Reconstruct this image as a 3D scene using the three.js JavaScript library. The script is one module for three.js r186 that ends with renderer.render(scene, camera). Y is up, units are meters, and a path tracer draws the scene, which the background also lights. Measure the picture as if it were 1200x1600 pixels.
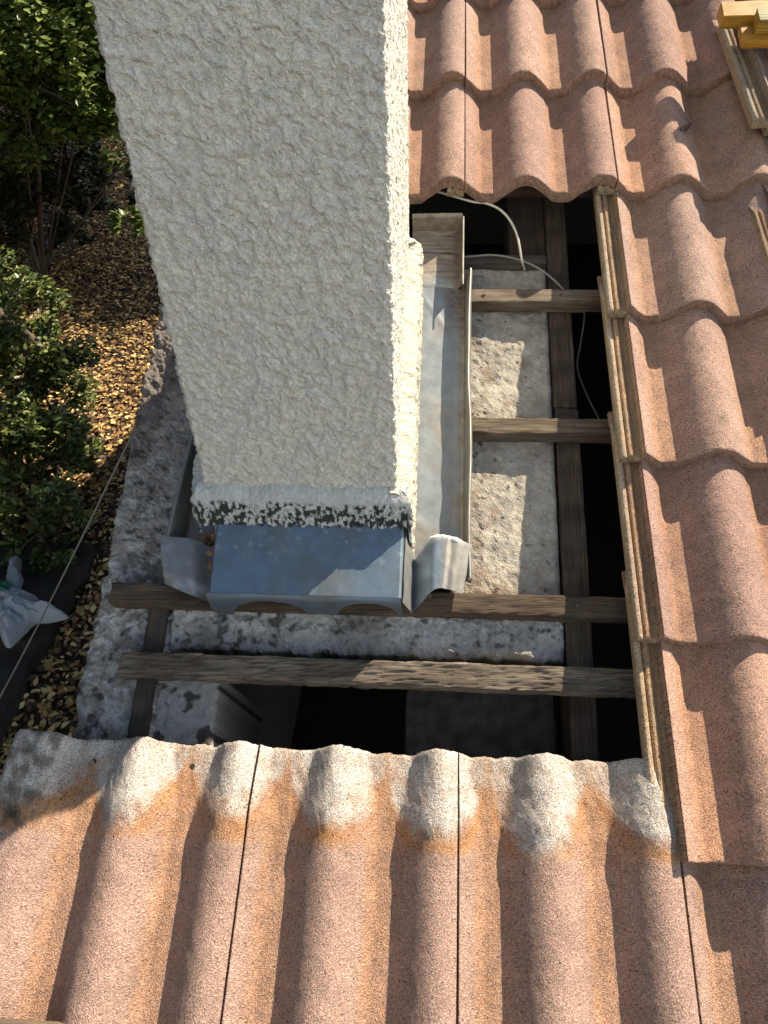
import * as THREE from 'three';
import { mergeGeometries, mergeVertices } from 'three/addons/utils/BufferGeometryUtils.js';
import { ImprovedNoise } from 'three/addons/math/ImprovedNoise.js';

// ------------------------------------------------------------------ camera, sky, sun, exposure
const W = 768, H = 1024;
const scene = new THREE.Scene();
const camera = new THREE.PerspectiveCamera(67.42, W / H, 0.02, 3000);
camera.position.set(0.2633, 0.9450, 0.7956);
camera.rotation.set(-0.70987, 0.09425, -0.04034, 'YXZ');
camera.updateMatrixWorld(true);
scene.add(camera);

const SUN = new THREE.Vector3(1, 1.27, -0.885).normalize();
{ // a clear sky: deep blue overhead, pale towards the horizon and round the sun
  const w = 256, h = 128, d = new Float32Array(w * h * 4), v = new THREE.Vector3();
  for (let j = 0; j < h; j++) for (let i = 0; i < w; i++) {
    const el = ((j + 0.5) / h - 0.5) * Math.PI, az = ((i + 0.5) / w - 0.5) * 2 * Math.PI;
    v.set(Math.cos(el) * Math.cos(az), Math.sin(el), Math.cos(el) * Math.sin(az));
    const t = Math.pow(1 - Math.max(0, v.y), 2.2), c = Math.max(0, v.dot(SUN)), glow = 0.5 * Math.pow(c, 6) + 0.9 * Math.pow(c, 40);
    d.set([0.36 + 6.2 * t + glow, 0.60 + 6.15 * t + 0.95 * glow, 1.02 + 5.4 * t + 0.85 * glow, 1], (j * w + i) * 4);
  }
  const skyTex = new THREE.DataTexture(d, w, h, THREE.RGBAFormat, THREE.FloatType);
  skyTex.mapping = THREE.EquirectangularReflectionMapping; skyTex.magFilter = THREE.LinearFilter; skyTex.needsUpdate = true;
  scene.background = skyTex; scene.environment = skyTex; scene.backgroundIntensity = scene.environmentIntensity = 0.2;
}

const sun = new THREE.DirectionalLight(0xffeed4, 5);
sun.position.copy(SUN).multiplyScalar(30);
sun.castShadow = true;
sun.shadow.mapSize.set(4096, 4096);
Object.assign(sun.shadow.camera, { left: -9, right: 9, top: 9, bottom: -9, near: 1, far: 70 });
scene.add(sun, sun.target);

const renderer = new THREE.WebGLRenderer({ antialias: true });
renderer.setSize(W, H);
renderer.shadowMap.enabled = true;
renderer.toneMapping = THREE.LinearToneMapping;
renderer.toneMappingExposure = 2.15;

// ------------------------------------------------------------------ helpers
// The roof has its own frame: x along the eaves, n off the roof plane, s up the slope (all metres).
const P = 0.44122, SP = Math.sin(P), CP = Math.cos(P);
const roofPoint = (x, n, s) => new THREE.Vector3(x, s * SP + n * CP, -s * CP + n * SP);
const clamp = (v, a = 0, b = 1) => Math.min(b, Math.max(a, v));
const lerp = (a, b, t) => a + (b - a) * t;
const sstep = (a, b, v) => { const t = clamp((v - a) / (b - a)); return t * t * (3 - 2 * t); };
const mixc = (a, b, t) => [lerp(a[0], b[0], t), lerp(a[1], b[1], t), lerp(a[2], b[2], t)];
const mulc = (a, k) => [a[0] * k, a[1] * k, a[2] * k];
const perlin = new ImprovedNoise();
const noise = (x, y, z = 0.37) => perlin.noise(x + 91.3, y + 47.7, z + 13.1);
const fbm = (x, y, z = 0.37, o = 4) => { let a = 0, w = 0.5; for (let i = 0; i < o; i++) { a += w * noise(x, y, z + i * 7.7); x *= 2.03; y *= 2.03; z *= 2.03; w *= 0.5; } return a; };
function rng(seed) { let a = seed >>> 0; return () => { a |= 0; a = a + 0x6d2b79f5 | 0; let t = Math.imul(a ^ a >>> 15, 1 | a); t = t + Math.imul(t ^ t >>> 7, 61 | t) ^ t; return ((t ^ t >>> 14) >>> 0) / 4294967296; }; }
// the point seen at pixel (px, py) of the 1200 x 1600 photograph at a distance: used only to read positions off the photograph
function seen(px, py, dist) {
  const f = 1199.28, d = new THREE.Vector3((px - 600) / f, -(py - 800) / f, -1).normalize();
  return d.applyQuaternion(camera.quaternion).multiplyScalar(dist).add(camera.position);
}
const used = {};
function numbered(name) { used[name] = (used[name] ?? -1) + 1; return used[name] ? name + '_' + String(used[name]).padStart(3, '0') : name; }
function shade(o) { o.traverse((c) => { if (c.isMesh) { c.castShadow = true; c.receiveShadow = true; } }); return o; }
// a thing in the roof frame: a Group at origin [x, n, s] whose axes follow the roof
function roofThing(name, label, category, [x, n, s] = [0, 0, 0], group) {
  const g = new THREE.Group(); g.name = numbered(name);
  g.position.copy(roofPoint(x, n, s)); g.rotation.x = P; g.userData = { label, category };
  if (group) g.userData.group = group;
  g.origin = [x, n, s]; scene.add(g); return g;
}
function thing(name, label, category, pos, group) {
  const g = new THREE.Group(); g.name = numbered(name); g.position.copy(pos); g.userData = { label, category };
  if (group) g.userData.group = group;
  g.origin = [pos.x, pos.y, -pos.z]; scene.add(g); return g;
}
// a part whose geometry is written in the roof frame (or the world, for a world thing) and moved to its thing's origin
function part(name, geo, mat, parent, label) {
  const o = parent.origin;
  if (o) geo.translate(-o[0], -o[1], o[2]);
  const m = new THREE.Mesh(geo, mat); m.name = name; m.castShadow = m.receiveShadow = true;
  if (label) m.userData.label = label;
  parent.add(m); return m;
}
function struct(name, geo, mat) { const m = new THREE.Mesh(geo, mat); m.name = name; m.userData = { kind: 'structure' }; m.castShadow = m.receiveShadow = true; scene.add(m); return m; }
// grid surface; f(i, j, u, v) -> [x, n, s, colour, uvx, uvy]
function grid(us, vs, f, flip = false) {
  if (typeof us === 'number') us = Array.from({ length: us + 1 }, (_, i) => i / us);
  if (typeof vs === 'number') vs = Array.from({ length: vs + 1 }, (_, i) => i / vs);
  const nu = us.length, nv = vs.length, pos = new Float32Array(nu * nv * 3), col = new Float32Array(nu * nv * 3), uv = new Float32Array(nu * nv * 2), idx = [];
  for (let j = 0; j < nv; j++) for (let i = 0; i < nu; i++) {
    const r = f(us[i], vs[j], i, j), k = j * nu + i, c = r[3] ?? [1, 1, 1];
    pos.set([r[0], r[1], -r[2]], k * 3); col.set(c, k * 3); uv.set([r[4] ?? r[0], r[5] ?? r[2]], k * 2);
    if (i && j) { const a = k - nu - 1, b = k - nu, d = k - 1; flip ? idx.push(a, d, b, b, d, k) : idx.push(a, b, d, b, k, d); }
  }
  const g = new THREE.BufferGeometry();
  g.setAttribute('position', new THREE.BufferAttribute(pos, 3)); g.setAttribute('color', new THREE.BufferAttribute(col, 3)); g.setAttribute('uv', new THREE.BufferAttribute(uv, 2));
  g.setIndex(idx); g.computeVertexNormals(); return g;
}
// a closed sheet of a given thickness below a grid surface
function sheet(us, vs, f, t = 0.0014, flip = false) {
  const top = grid(us, vs, f, flip), n = top.attributes.position.count;
  const nu = (typeof us === 'number' ? us + 1 : us.length), nv = n / nu;
  const bot = top.clone(), p = bot.attributes.position, nn = top.attributes.normal;
  for (let i = 0; i < n; i++) p.setXYZ(i, p.getX(i) - nn.getX(i) * t, p.getY(i) - nn.getY(i) * t, p.getZ(i) - nn.getZ(i) * t);
  const ix = bot.index.array; for (let i = 0; i < ix.length; i += 3) { const a = ix[i]; ix[i] = ix[i + 1]; ix[i + 1] = a; }
  bot.computeVertexNormals();
  const ring = [];
  for (let i = 0; i < nu; i++) ring.push(i);
  for (let j = 1; j < nv; j++) ring.push(j * nu + nu - 1);
  for (let i = nu - 2; i >= 0; i--) ring.push((nv - 1) * nu + i);
  for (let j = nv - 2; j >= 0; j--) ring.push(j * nu);
  const tp = top.attributes.position, tc = top.attributes.color, tu = top.attributes.uv;
  const rim = grid(ring.map((_, i) => i), [0, 1], (u, v) => { const k = ring[u], q = v ? p : tp; return [q.getX(k), q.getY(k), -q.getZ(k), [tc.getX(k), tc.getY(k), tc.getZ(k)], tu.getX(k), tu.getY(k)]; }, !flip);
  return mergeGeometries([top, bot, rim]);
}
// a box with eroded edges and a rough skin, colour by position; axis is its long direction
function roughBox(x0, x1, n0, n1, s0, s1, { cell = 0.005, long = null, amp = 0.001, edge = 0.003, colour, freq = 60, axis = 'x', seed = 0, crack = 0 } = {}) {
  const dx = x1 - x0, dn = n1 - n0, ds = s1 - s0;
  const seg = (l, a) => clamp(Math.round(l / (a ? (long ?? cell) : cell)), 1, 260);
  let g = new THREE.BoxGeometry(dx, dn, ds, seg(dx, axis === 'x'), seg(dn), seg(ds, axis === 's'));
  const p = g.attributes.position, col = new Float32Array(p.count * 3), uv = g.attributes.uv;
  const hx = dx / 2, hn = dn / 2, hs = ds / 2, cx = (x0 + x1) / 2, cn = (n0 + n1) / 2, cs = (s0 + s1) / 2;
  for (let i = 0; i < p.count; i++) {
    let x = p.getX(i), y = p.getY(i), z = p.getZ(i);
    const lx = axis === 'x' ? 0.18 : 1, lz = axis === 's' ? 0.18 : 1;
    const X = cx + x, Y = cn + y, Z = cs - z, q = seed * 3.1;
    const r = fbm(X * freq * lx + q, Z * freq * lz, Y * freq + q, 3), r2 = noise(X * 37 + q, Z * 37, Y * 37);
    const cr = crack ? Math.pow(clamp(1 - Math.abs(noise(X * 150 * lx + q, Z * 150 * lz, Y * 150)) * 5), 2) * crack : 0;
    const ex = edge * (0.6 + 0.8 * Math.abs(r2) * 2);
    const near = (v, h) => clamp((Math.abs(v) - (h - ex * 1.6)) / (ex * 1.6));
    const ax = near(x, hx), ay = near(y, hn), az = near(z, hs);
    const k = Math.max(ax * ay, ay * az, ax * az) * ex * 0.55;
    const push = (v, h, a) => v + (Math.abs(v) > h - 1e-6 ? Math.sign(v) * (r * amp * 2 - cr) : 0) - Math.sign(v) * k * a;
    p.setXYZ(i, push(x, hx, ax), push(y, hn, ay), push(z, hs, az));
    col.set(colour ? colour(X, Y, Z, r) : [1, 1, 1], i * 3);
    const nx = Math.abs(g.attributes.normal.getX(i)), ny = Math.abs(g.attributes.normal.getY(i));
    nx > 0.5 ? uv.setXY(i, Z, Y) : ny > 0.5 ? uv.setXY(i, X, Z) : uv.setXY(i, X, Y);
    if (axis === 's') uv.setXY(i, uv.getY(i), uv.getX(i));
  }
  g.setAttribute('color', new THREE.BufferAttribute(col, 3));
  g.translate(cx, cn, -cs); g.computeVertexNormals(); return g;
}
// tileable value noise for textures
function lattice(period, seed) { const r = rng(seed), t = new Float32Array(period * period); for (let i = 0; i < t.length; i++) t[i] = r(); return (x, y) => {
  const xi = Math.floor(x), yi = Math.floor(y); let fx = x - xi, fy = y - yi; fx = fx * fx * (3 - 2 * fx); fy = fy * fy * (3 - 2 * fy);
  const a = ((xi % period) + period) % period, b = (a + 1) % period, c = (((yi % period) + period) % period) * period, d = (((yi + 1) % period + period) % period) * period;
  return lerp(lerp(t[c + a], t[c + b], fx), lerp(t[d + a], t[d + b], fx), fy); }; }
function texture(size, f, metres, srgb = true, metresY = metres) {
  const d = new Uint8Array(size * size * 4);
  for (let j = 0; j < size; j++) for (let i = 0; i < size; i++) { const c = f(i / size, j / size), k = (j * size + i) * 4; d[k] = clamp(c[0]) * 255; d[k + 1] = clamp(c[1]) * 255; d[k + 2] = clamp(c[2]) * 255; d[k + 3] = 255; }
  const t = new THREE.DataTexture(d, size, size); t.wrapS = t.wrapT = THREE.RepeatWrapping; t.magFilter = THREE.LinearFilter; t.minFilter = THREE.LinearMipmapLinearFilter; t.generateMipmaps = true;
  if (srgb) t.colorSpace = THREE.SRGBColorSpace;
  t.repeat.set(1 / metres, 1 / metresY); t.needsUpdate = true; return t;
}

// ------------------------------------------------------------------ materials
const l256 = lattice(256, 1), l512 = lattice(512, 2), l128 = lattice(128, 3), l32 = lattice(32, 4), l64 = lattice(64, 5), l16 = lattice(16, 6);
// sanded concrete of the tiles: grains about 1 mm, pale and dark specks
const grainAt = (u, v) => 0.55 * l256(u * 256, v * 256) + 0.45 * l512(u * 512, v * 512);
const tileMap = texture(1024, (u, v) => {
  const g = grainAt(u, v), h = l256(u * 256 + 0.5, v * 256 + 0.5), m = l16(u * 16, v * 16), s = l128(u * 128, v * 128);
  let k = 0.80 + 0.5 * (g - 0.5) + 0.08 * (m - 0.5), c = [k, k, k];
  if (h > 0.86) c = mixc(c, [1.0, 0.97, 0.92], 0.75); else if (h < 0.13) c = mixc(c, [0.36, 0.33, 0.34], 0.75);
  if (s > 0.95) c = mixc(c, [0.35, 0.31, 0.30], 0.8);
  if (l256(u * 256 + 31.5, v * 256 + 7.5) > 0.8) c = mixc(c, [k * 1.08, k * 0.88, k * 0.84], 0.6);
  return c;
}, 0.28);
const tileBump = texture(1024, (u, v) => { const g = grainAt(u, v), h = l256(u * 256 + 0.5, v * 256 + 0.5), b = clamp(0.5 + 1.1 * (g - 0.5) + (h > 0.86 ? 0.2 : 0) - (l128(u * 128, v * 128) > 0.95 ? 0.4 : 0)); return [b, b, b]; }, 0.28, false);
const gritBump = texture(1024, (u, v) => { const b = 0.45 * l128(u * 128, v * 128) + 0.3 * l256(u * 256, v * 256) + 0.25 * l512(u * 512, v * 512); return [b, b, b]; }, 0.2, false);
const gritMap = texture(1024, (u, v) => { const b = 0.92 + 0.26 * (0.4 * l64(u * 64, v * 64) + 0.3 * l256(u * 256, v * 256) + 0.3 * l512(u * 512, v * 512) - 0.5), d = l128(u * 128 + 0.5, v * 128 + 0.5) > 0.94 ? 0.7 : 1; return [b * d, b * d, b * d]; }, 0.2);
const woodMap = texture(1024, (u, v) => {
  const warp = l16(u * 4, v * 8) * 0.05, y = v + warp, a = l512(u * 8, y * 256), b = l256(u * 4, y * 64), c = l512(u * 24, y * 512);
  let k = 0.66 + 0.36 * (0.45 * a + 0.3 * b + 0.25 * c - 0.5); if (a < 0.16) k *= 0.66; return [k, k * 0.97, k * 0.93];
}, 0.35, true, 0.12);
const woodBump = texture(1024, (u, v) => { const warp = l16(u * 4, v * 8) * 0.05, y = v + warp, a = l512(u * 8, y * 256), c = l512(u * 24, y * 512), k = clamp(0.3 + 0.5 * a + 0.2 * c - (a < 0.22 ? 0.25 : 0)); return [k, k, k]; }, 0.35, false, 0.12);
const zincMap = texture(512, (u, v) => { const k = 0.88 + 0.14 * (0.5 * l16(u * 16, v * 16) + 0.3 * l64(u * 64, v * 64) + 0.2 * l256(u * 256, v * 256) - 0.5), s = l128(u * 128, v * 128) > 0.955 ? 1.22 : 1; return [k * s, k * s, k * s]; }, 0.25);
const zincRough = texture(512, (u, v) => { const k = 0.50 + 0.14 * (0.6 * l16(u * 16 + 3, v * 16) + 0.4 * l64(u * 64, v * 64) - 0.5); return [k, k, k]; }, 0.25, false);
const M = {
  tile: new THREE.MeshStandardMaterial({ vertexColors: true, map: tileMap, bumpMap: tileBump, bumpScale: 0.0018, roughness: 0.93 }),
  render: new THREE.MeshStandardMaterial({ vertexColors: true, map: gritMap, bumpMap: gritBump, bumpScale: 0.0032, roughness: 0.95 }),
  mortar: new THREE.MeshStandardMaterial({ vertexColors: true, map: gritMap, bumpMap: gritBump, bumpScale: 0.0034, roughness: 0.97 }),
  wood: new THREE.MeshStandardMaterial({ vertexColors: true, map: woodMap, bumpMap: woodBump, bumpScale: 0.0012, roughness: 0.88 }),
  zinc: new THREE.MeshStandardMaterial({ vertexColors: true, map: zincMap, roughnessMap: zincRough, roughness: 1, metalness: 0.65 }),
  dirtyZinc: new THREE.MeshStandardMaterial({ vertexColors: true, map: gritMap, bumpMap: gritBump, bumpScale: 0.0008, roughness: 0.9, metalness: 0.1 }),
  cable: new THREE.MeshStandardMaterial({ color: new THREE.Color(0.62, 0.58, 0.48), roughness: 0.6 }),
  greyCable: new THREE.MeshStandardMaterial({ color: new THREE.Color(0.25, 0.235, 0.20), roughness: 0.65 }),
  dark: new THREE.MeshStandardMaterial({ color: new THREE.Color(0.035, 0.028, 0.022), roughness: 1 }),
  house: new THREE.MeshStandardMaterial({ color: new THREE.Color(0.2, 0.18, 0.16), map: gritMap, bumpMap: gritBump, bumpScale: 0.003, roughness: 1 }),
  yellow: new THREE.MeshStandardMaterial({ vertexColors: true, map: woodMap, bumpMap: woodBump, bumpScale: 0.0004, roughness: 0.5 }),
};

// ------------------------------------------------------------------ house body, attic, ground
const worldBox = (x0, x1, y0, y1, z0, z1) => { const g = new THREE.BoxGeometry(x1 - x0, y1 - y0, z1 - z0); g.translate((x0 + x1) / 2, (y0 + y1) / 2, (z0 + z1) / 2); return g; };
const GROUND = -2.0, RIDGE_S = 1.98, EAVE_S = -1.36;
const ridge = roofPoint(0, -0.1, RIDGE_S), eave = roofPoint(0, -0.1, EAVE_S), back = new THREE.Vector3(0, -0.27, -4.9);
function gable(x0, x1) {
  const s = new THREE.Shape([[-eave.z, GROUND - 0.3], [-eave.z, eave.y], [-ridge.z, ridge.y], [-back.z, back.y], [-back.z, GROUND - 0.3]].map(([a, b]) => new THREE.Vector2(a, b)));
  const g = new THREE.ExtrudeGeometry(s, { depth: x1 - x0, bevelEnabled: false }); g.rotateY(Math.PI / 2); g.translate(x0, 0, 0); return g;
}
const houseRoot = thing('house_walls', 'grey rendered house walls under the opened tiled roof', 'house', new THREE.Vector3(0, GROUND, -1.6));
for (const [a, b] of [[-0.325, -0.2], [2.0, 2.13]]) part('gable_wall', gable(a, b), M.house, houseRoot);
part('eave_wall', worldBox(-0.2, 2.0, GROUND - 0.3, eave.y - 0.02, eave.z - 0.13, eave.z), M.house, houseRoot);
part('eave_wall', worldBox(-0.2, 2.0, GROUND - 0.3, back.y - 0.02, back.z, back.z + 0.13), M.house, houseRoot);
{ const a = Math.atan2(ridge.y - back.y, ridge.z - back.z), len = Math.hypot(ridge.y - back.y, ridge.z - back.z);
  const g = new THREE.BoxGeometry(2.5, 0.06, len + 0.15); g.rotateX(-a); g.translate(0.9, (ridge.y + back.y) / 2 + 0.06, (ridge.z + back.z) / 2);
  part('back_roof', g, M.house, houseRoot); }
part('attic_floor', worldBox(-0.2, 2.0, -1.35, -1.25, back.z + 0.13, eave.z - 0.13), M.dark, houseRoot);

const gcol = (x, z) => { const a = fbm(x * 0.9, z * 0.9, 2.2, 4), b = fbm(x * 6, z * 6, 5.2, 3); return mulc([0.06, 0.04, 0.024], 0.8 + 0.9 * a + 0.5 * b); };
{
  const us = [], vs = []; for (let i = -60; i <= 60; i++) us.push(Math.sign(i) * (Math.abs(i) < 40 ? Math.abs(i) * 0.2 : 8 + Math.pow((Math.abs(i) - 40) / 20, 3) * 900));
  for (let i = -60; i <= 60; i++) vs.push(us[i + 60]);
  const g = grid(us, vs, (u, v) => { const x = u - 4, z = v + 5; return [x, GROUND + 0.05 * fbm(x * 0.8, z * 0.8, 1, 3), z, gcol(x, -z), x, z]; });
  struct('ground', g, new THREE.MeshStandardMaterial({ vertexColors: true, map: gritMap, bumpMap: gritBump, bumpScale: 0.004, roughness: 1 }));
}

// ------------------------------------------------------------------ tiles
const ROW = 0.3047, COL = 0.3, LEN = 0.43, TOP = 0.026, ROLL = 0.045;
const wave = (x, pinch = 0) => { let t = ((x - 0.048) / 0.15) % 1; if (t < 0) t += 1; t = t > 0.5 ? 1 - t : t; const u = clamp((t - 0.08 - pinch) / (0.42 - pinch)); return Math.pow(0.5 - 0.5 * Math.cos(Math.PI * u), 0.64); };
const NOSES = Array.from({ length: 11 }, (_, i) => -1.219 + i * ROW);   // i = 2: row below the opening, 3..6 the rows right of it, 7.. above
const BARE = [0.55, 0.315, 0.185], SAND = [0.53, 0.358, 0.285], CREAM = [0.60, 0.46, 0.29], LIME = [0.68, 0.645, 0.59], ORANGE = [0.58, 0.325, 0.16];
function tileGeometry({ verge = false, limed = 0, seed = 0, worn = 0, tone = [1, 1, 1], dusty = 0, lichen = 0 }) {
  // cross section: [x, top height, is underlap]
  const xs = [];
  if (!verge) for (const [x, h] of [[-0.0345, 0.030], [-0.033, 0.0355], [-0.031, 0.037], [-0.0275, 0.037], [-0.0255, 0.035], [-0.0245, 0.030], [-0.0232, 0.030], [-0.022, 0.034], [-0.020, 0.0365], [-0.0155, 0.0365], [-0.0125, 0.034], [-0.0105, 0.0285], [-0.0085, 0.0275], [-0.002, 0.0275], [-0.0004, 0.028]]) xs.push([x, h, 1]);
  else for (let i = 0; i <= 14; i++) xs.push([-0.074 + i * 0.00335, -1, 0]);
  if (verge) for (let x = -0.026; x < -0.001; x += 0.004) xs.push([x, -1, 0]);
  for (let i = 0; i <= 84; i++) xs.push([i * (0.2985 / 84), -1, 0]);
  const vs = [0, 0.0008, 0.002, 0.004, 0.007, 0.011]; for (let v = 0.02; v < LEN - 0.004; v += 0.0075) vs.push(v); vs.push(LEN - 0.003, LEN);
  const q = seed * 5.3;
  const closing = (v) => 1 - 0.22 * sstep(LEN - 0.05, LEN + 0.01, v) + (limed ? 0.10 * Math.exp(-Math.pow((v - 0.335) / 0.022, 2)) : 0);
  const top = (x, h, v) => {
    let n = h >= 0 ? h + 0.006 - 0.024 * sstep(LEN - 0.09, LEN - 0.01, v) : TOP + ROLL * (verge && x < -0.027 ? 1 : wave(x, 0.13 * sstep(LEN - 0.10, LEN, v))) * closing(v);
    if (h < 0 && x < 0.0025 && !verge) n -= 0.0018 * (1 - x / 0.0025);
    if (h < 0 && x > 0.296) n -= 0.002 * (x - 0.296) / 0.0025;
    if (verge && x < -0.068) n -= 0.006 * (-0.068 - x) / 0.006;
    n -= 0.0016 * Math.pow(1 - clamp(v / 0.004), 2) + 0.0035 * Math.pow(clamp((v - LEN + 0.006) / 0.006), 2);
    n += 0.0009 * fbm(x * 40 + q, v * 40, q, 3) + 0.0005 * noise(x * 190, v * 190, q);
    if (limed && h < 0 && v > 0.32) n += 0.0012 * sstep(0.0, 0.25, fbm(x * 95 + q, v * 95, 3.9, 3)) + 0.0008 * noise(x * 260, v * 260, q);
    if (worn) n -= 0.004 * sstep(0.18, 0.5, fbm(x * 60 + q, 2.2, 4.4 + q, 3)) * sstep(0.012, 0.002, v);
    return n - TOP * v / ROW;
  };
  const sj = (x) => 0.0016 * noise(x * 70 + q, 3.3 + q) + 0.001 * noise(x * 240 + q, 9.1);
  const hs = (x, h, v) => sstep(LEN - 0.05, LEN, v) * ((h >= 0 ? 0.003 : 0.0055 * (verge && x < -0.027 ? 1 : wave(x, 0.1))) + 0.0035 * noise(x * 45 + q, 6.1) + 0.0018 * noise(x * 170, q));
  const colour = (x, h, v) => {
    const a = fbm(x * 26 + q, v * 14, q, 4), b = fbm(x * 90, v * 60 + q, q + 3, 3), w = h >= 0 ? 0 : wave(x);
    let c;
    if (h >= 0) c = mixc(CREAM, mixc([0.60, 0.37, 0.2], [0.7, 0.62, 0.5], sstep(-0.02, -0.034, x)), 0.5 + 1.2 * a);
    else {
      const ph = ((x - 0.048) / 0.15 + 8) % 1;                       // 0 in the trough, just right of it rises the next roll
      const bare = sstep(0.40, 0.10, w) * (ph > 0.6 || ph < 0.06 ? 1 : 0.4);
      c = mixc(SAND, BARE, clamp(bare * (0.7 + 0.7 * b)));
    }
    c = mulc(c, 1 + 0.28 * a + 0.16 * b);
    if (limed && h < 0) {
      const m = fbm(x * 17 + q * 2, v * 17, 8 + q, 4), m2 = fbm(x * 60 + q, v * 60, 2 + q, 3);
      const band = sstep(0.292, 0.302, v + 0.004 * m2);
      c = mixc(c, mulc(ORANGE, 1 + 0.4 * m2), clamp(band * (0.55 + 0.7 * m) * (0.6 + 0.4 * w)));
      const ph = verge && x < -0.027 ? 0 : (((x - 0.123) / 0.15 + 8.5) % 1) - 0.5;   // 0 on a crest
      const low = 0.312 + 0.075 * Math.pow(Math.abs(ph + 0.04) * 2, 3.2) + 0.05 * noise(x * 8 + q * 2, v * 5, q) + 0.02 * m;
      c = mixc(c, mulc([0.60, 0.29, 0.10], 1 + 0.5 * m2), clamp(0.55 + m) * Math.exp(-Math.pow((v - low + 0.006) / 0.012, 2)) * band);
      c = mixc(c, mulc([0.60, 0.50, 0.39], 1 + 0.4 * m2), clamp(0.28 + 1.5 * m) * sstep(LEN - 0.05, LEN - 0.02, v + 0.05 * m));
      const lime = sstep(low, low + 0.034, v + 0.024 * m2) * clamp(0.95 + 0.8 * m2 - 0.6 * sstep(0.5, 0.15, w) * sstep(-0.25, 0.2, m)) * limed;
      c = mixc(c, mulc(LIME, 1 + 0.3 * m2), clamp(lime));
      if (limed < 1) c = mixc(c, mulc([0.22, 0.15, 0.11], 1 + m2), clamp(sstep(0.05, 0.3, m2 + 0.4 * m) * band * 0.8));
    }
    if (dusty && x < -0.005 && v > 0.3) c = mixc(c, mulc([0.13, 0.10, 0.08], 1 + b), clamp(sstep(-0.12, 0.3, fbm(x * 60, v * 60, 3.3, 4) + 0.1) * 0.8));
    if (dusty) { const d = Math.hypot((x + 0.038) / 0.016, (v - 0.318) / 0.012); c = mixc(c, [0.045, 0.04, 0.036], clamp(1.25 - d + b) * sstep(1.6, 0.9, d)); }
    if (lichen) { const d = Math.hypot((x - 0.13) / 0.012, (v - 0.06) / 0.013); c = mixc(c, [0.23, 0.21, 0.12], clamp((1.1 - d + 1.2 * b) * 0.8) * sstep(1.5, 0.7, d)); }
    return [c[0] * tone[0], c[1] * tone[1], c[2] * tone[2]];
  };
  const n = xs.length, ii = xs.map((_, i) => i);
  const bot = (x, h, v) => (h >= 0 ? 0.019 - TOP * v / ROW : Math.max(top(x, h, v) - 0.0255, -0.0005 - TOP * v / ROW));
  const off = q * 0.37;
  const U = (x, v) => [x + off, v + off * 1.7];
  const tg = grid(ii, vs, (i, v, _, j) => { const [x, h] = xs[i]; return [x, top(x, h, v), v + hs(x, h, v) + sj(x) * (1 - clamp(v / 0.02)), colour(x, h, v), ...U(x, v)]; });
  const bg = grid(ii.filter((i) => i % 3 === 0 || i === n - 1), [0, LEN / 2, LEN], (i, v) => { const [x, h] = xs[i]; return [x, bot(x, h, v), v + hs(x, h, v) + sj(x) * (v ? 0 : 1), SAND, ...U(x, v)]; }, true);
  const ng = grid(ii, [0, 0.33, 0.66, 1], (i, t) => { const [x, h] = xs[i], a = bot(x, h, 0), b = top(x, h, 0); return [x, lerp(a, b, t), sj(x) - 0.0012 * Math.sin(t * Math.PI) * (1 + 2 * noise(x * 150, t * 3, q)), mulc(h >= 0 ? CREAM : mixc(SAND, BARE, 0.35), 0.82 + 0.4 * noise(x * 120, t * 4, q)), x + off, lerp(a, b, t)]; });
  const hg = grid(ii, [0, 1], (i, t) => { const [x, h] = xs[i]; return [x, lerp(bot(x, h, LEN), top(x, h, LEN), t), LEN + hs(x, h, LEN), colour(x, h, LEN), x, t * 0.02]; }, true);
  const side = (i, flip) => grid([0, 1], vs, (t, v) => { const [x, h] = xs[i]; return [x, lerp(bot(x, h, v), top(x, h, v), t), v + hs(x, h, v) + sj(x) * (1 - clamp(v / 0.02)), mulc(h >= 0 ? CREAM : SAND, 0.9), t * 0.02, v]; }, flip);
  return mergeGeometries([tg, bg, ng, hg, side(0, true), side(n - 1, false)]);
}
const roof = roofThing('tiled_roof', 'salmon pink double roll concrete tiles laid in courses around the opening', 'roof');
const tg = [0, 1, 2, 3].map((i) => tileGeometry({ seed: i + 1, worn: i === 3 ? 1 : 0.5, tone: [[1, 1, 1], [0.90, 0.87, 0.89], [1.08, 1.02, 0.97], [0.94, 0.97, 1.0]][i] }));
const tLichen = tileGeometry({ seed: 6, lichen: 1 });
const tLimed = [0, 1, 2].map((i) => tileGeometry({ seed: 11 + i, limed: 1 }));
const tStained = tileGeometry({ seed: 17, limed: 0.7 });
const tVergeLimed = tileGeometry({ seed: 21, verge: true, limed: 1, dusty: 1 }), tVerge = tileGeometry({ seed: 23, verge: true });
const jr = rng(77);
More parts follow.
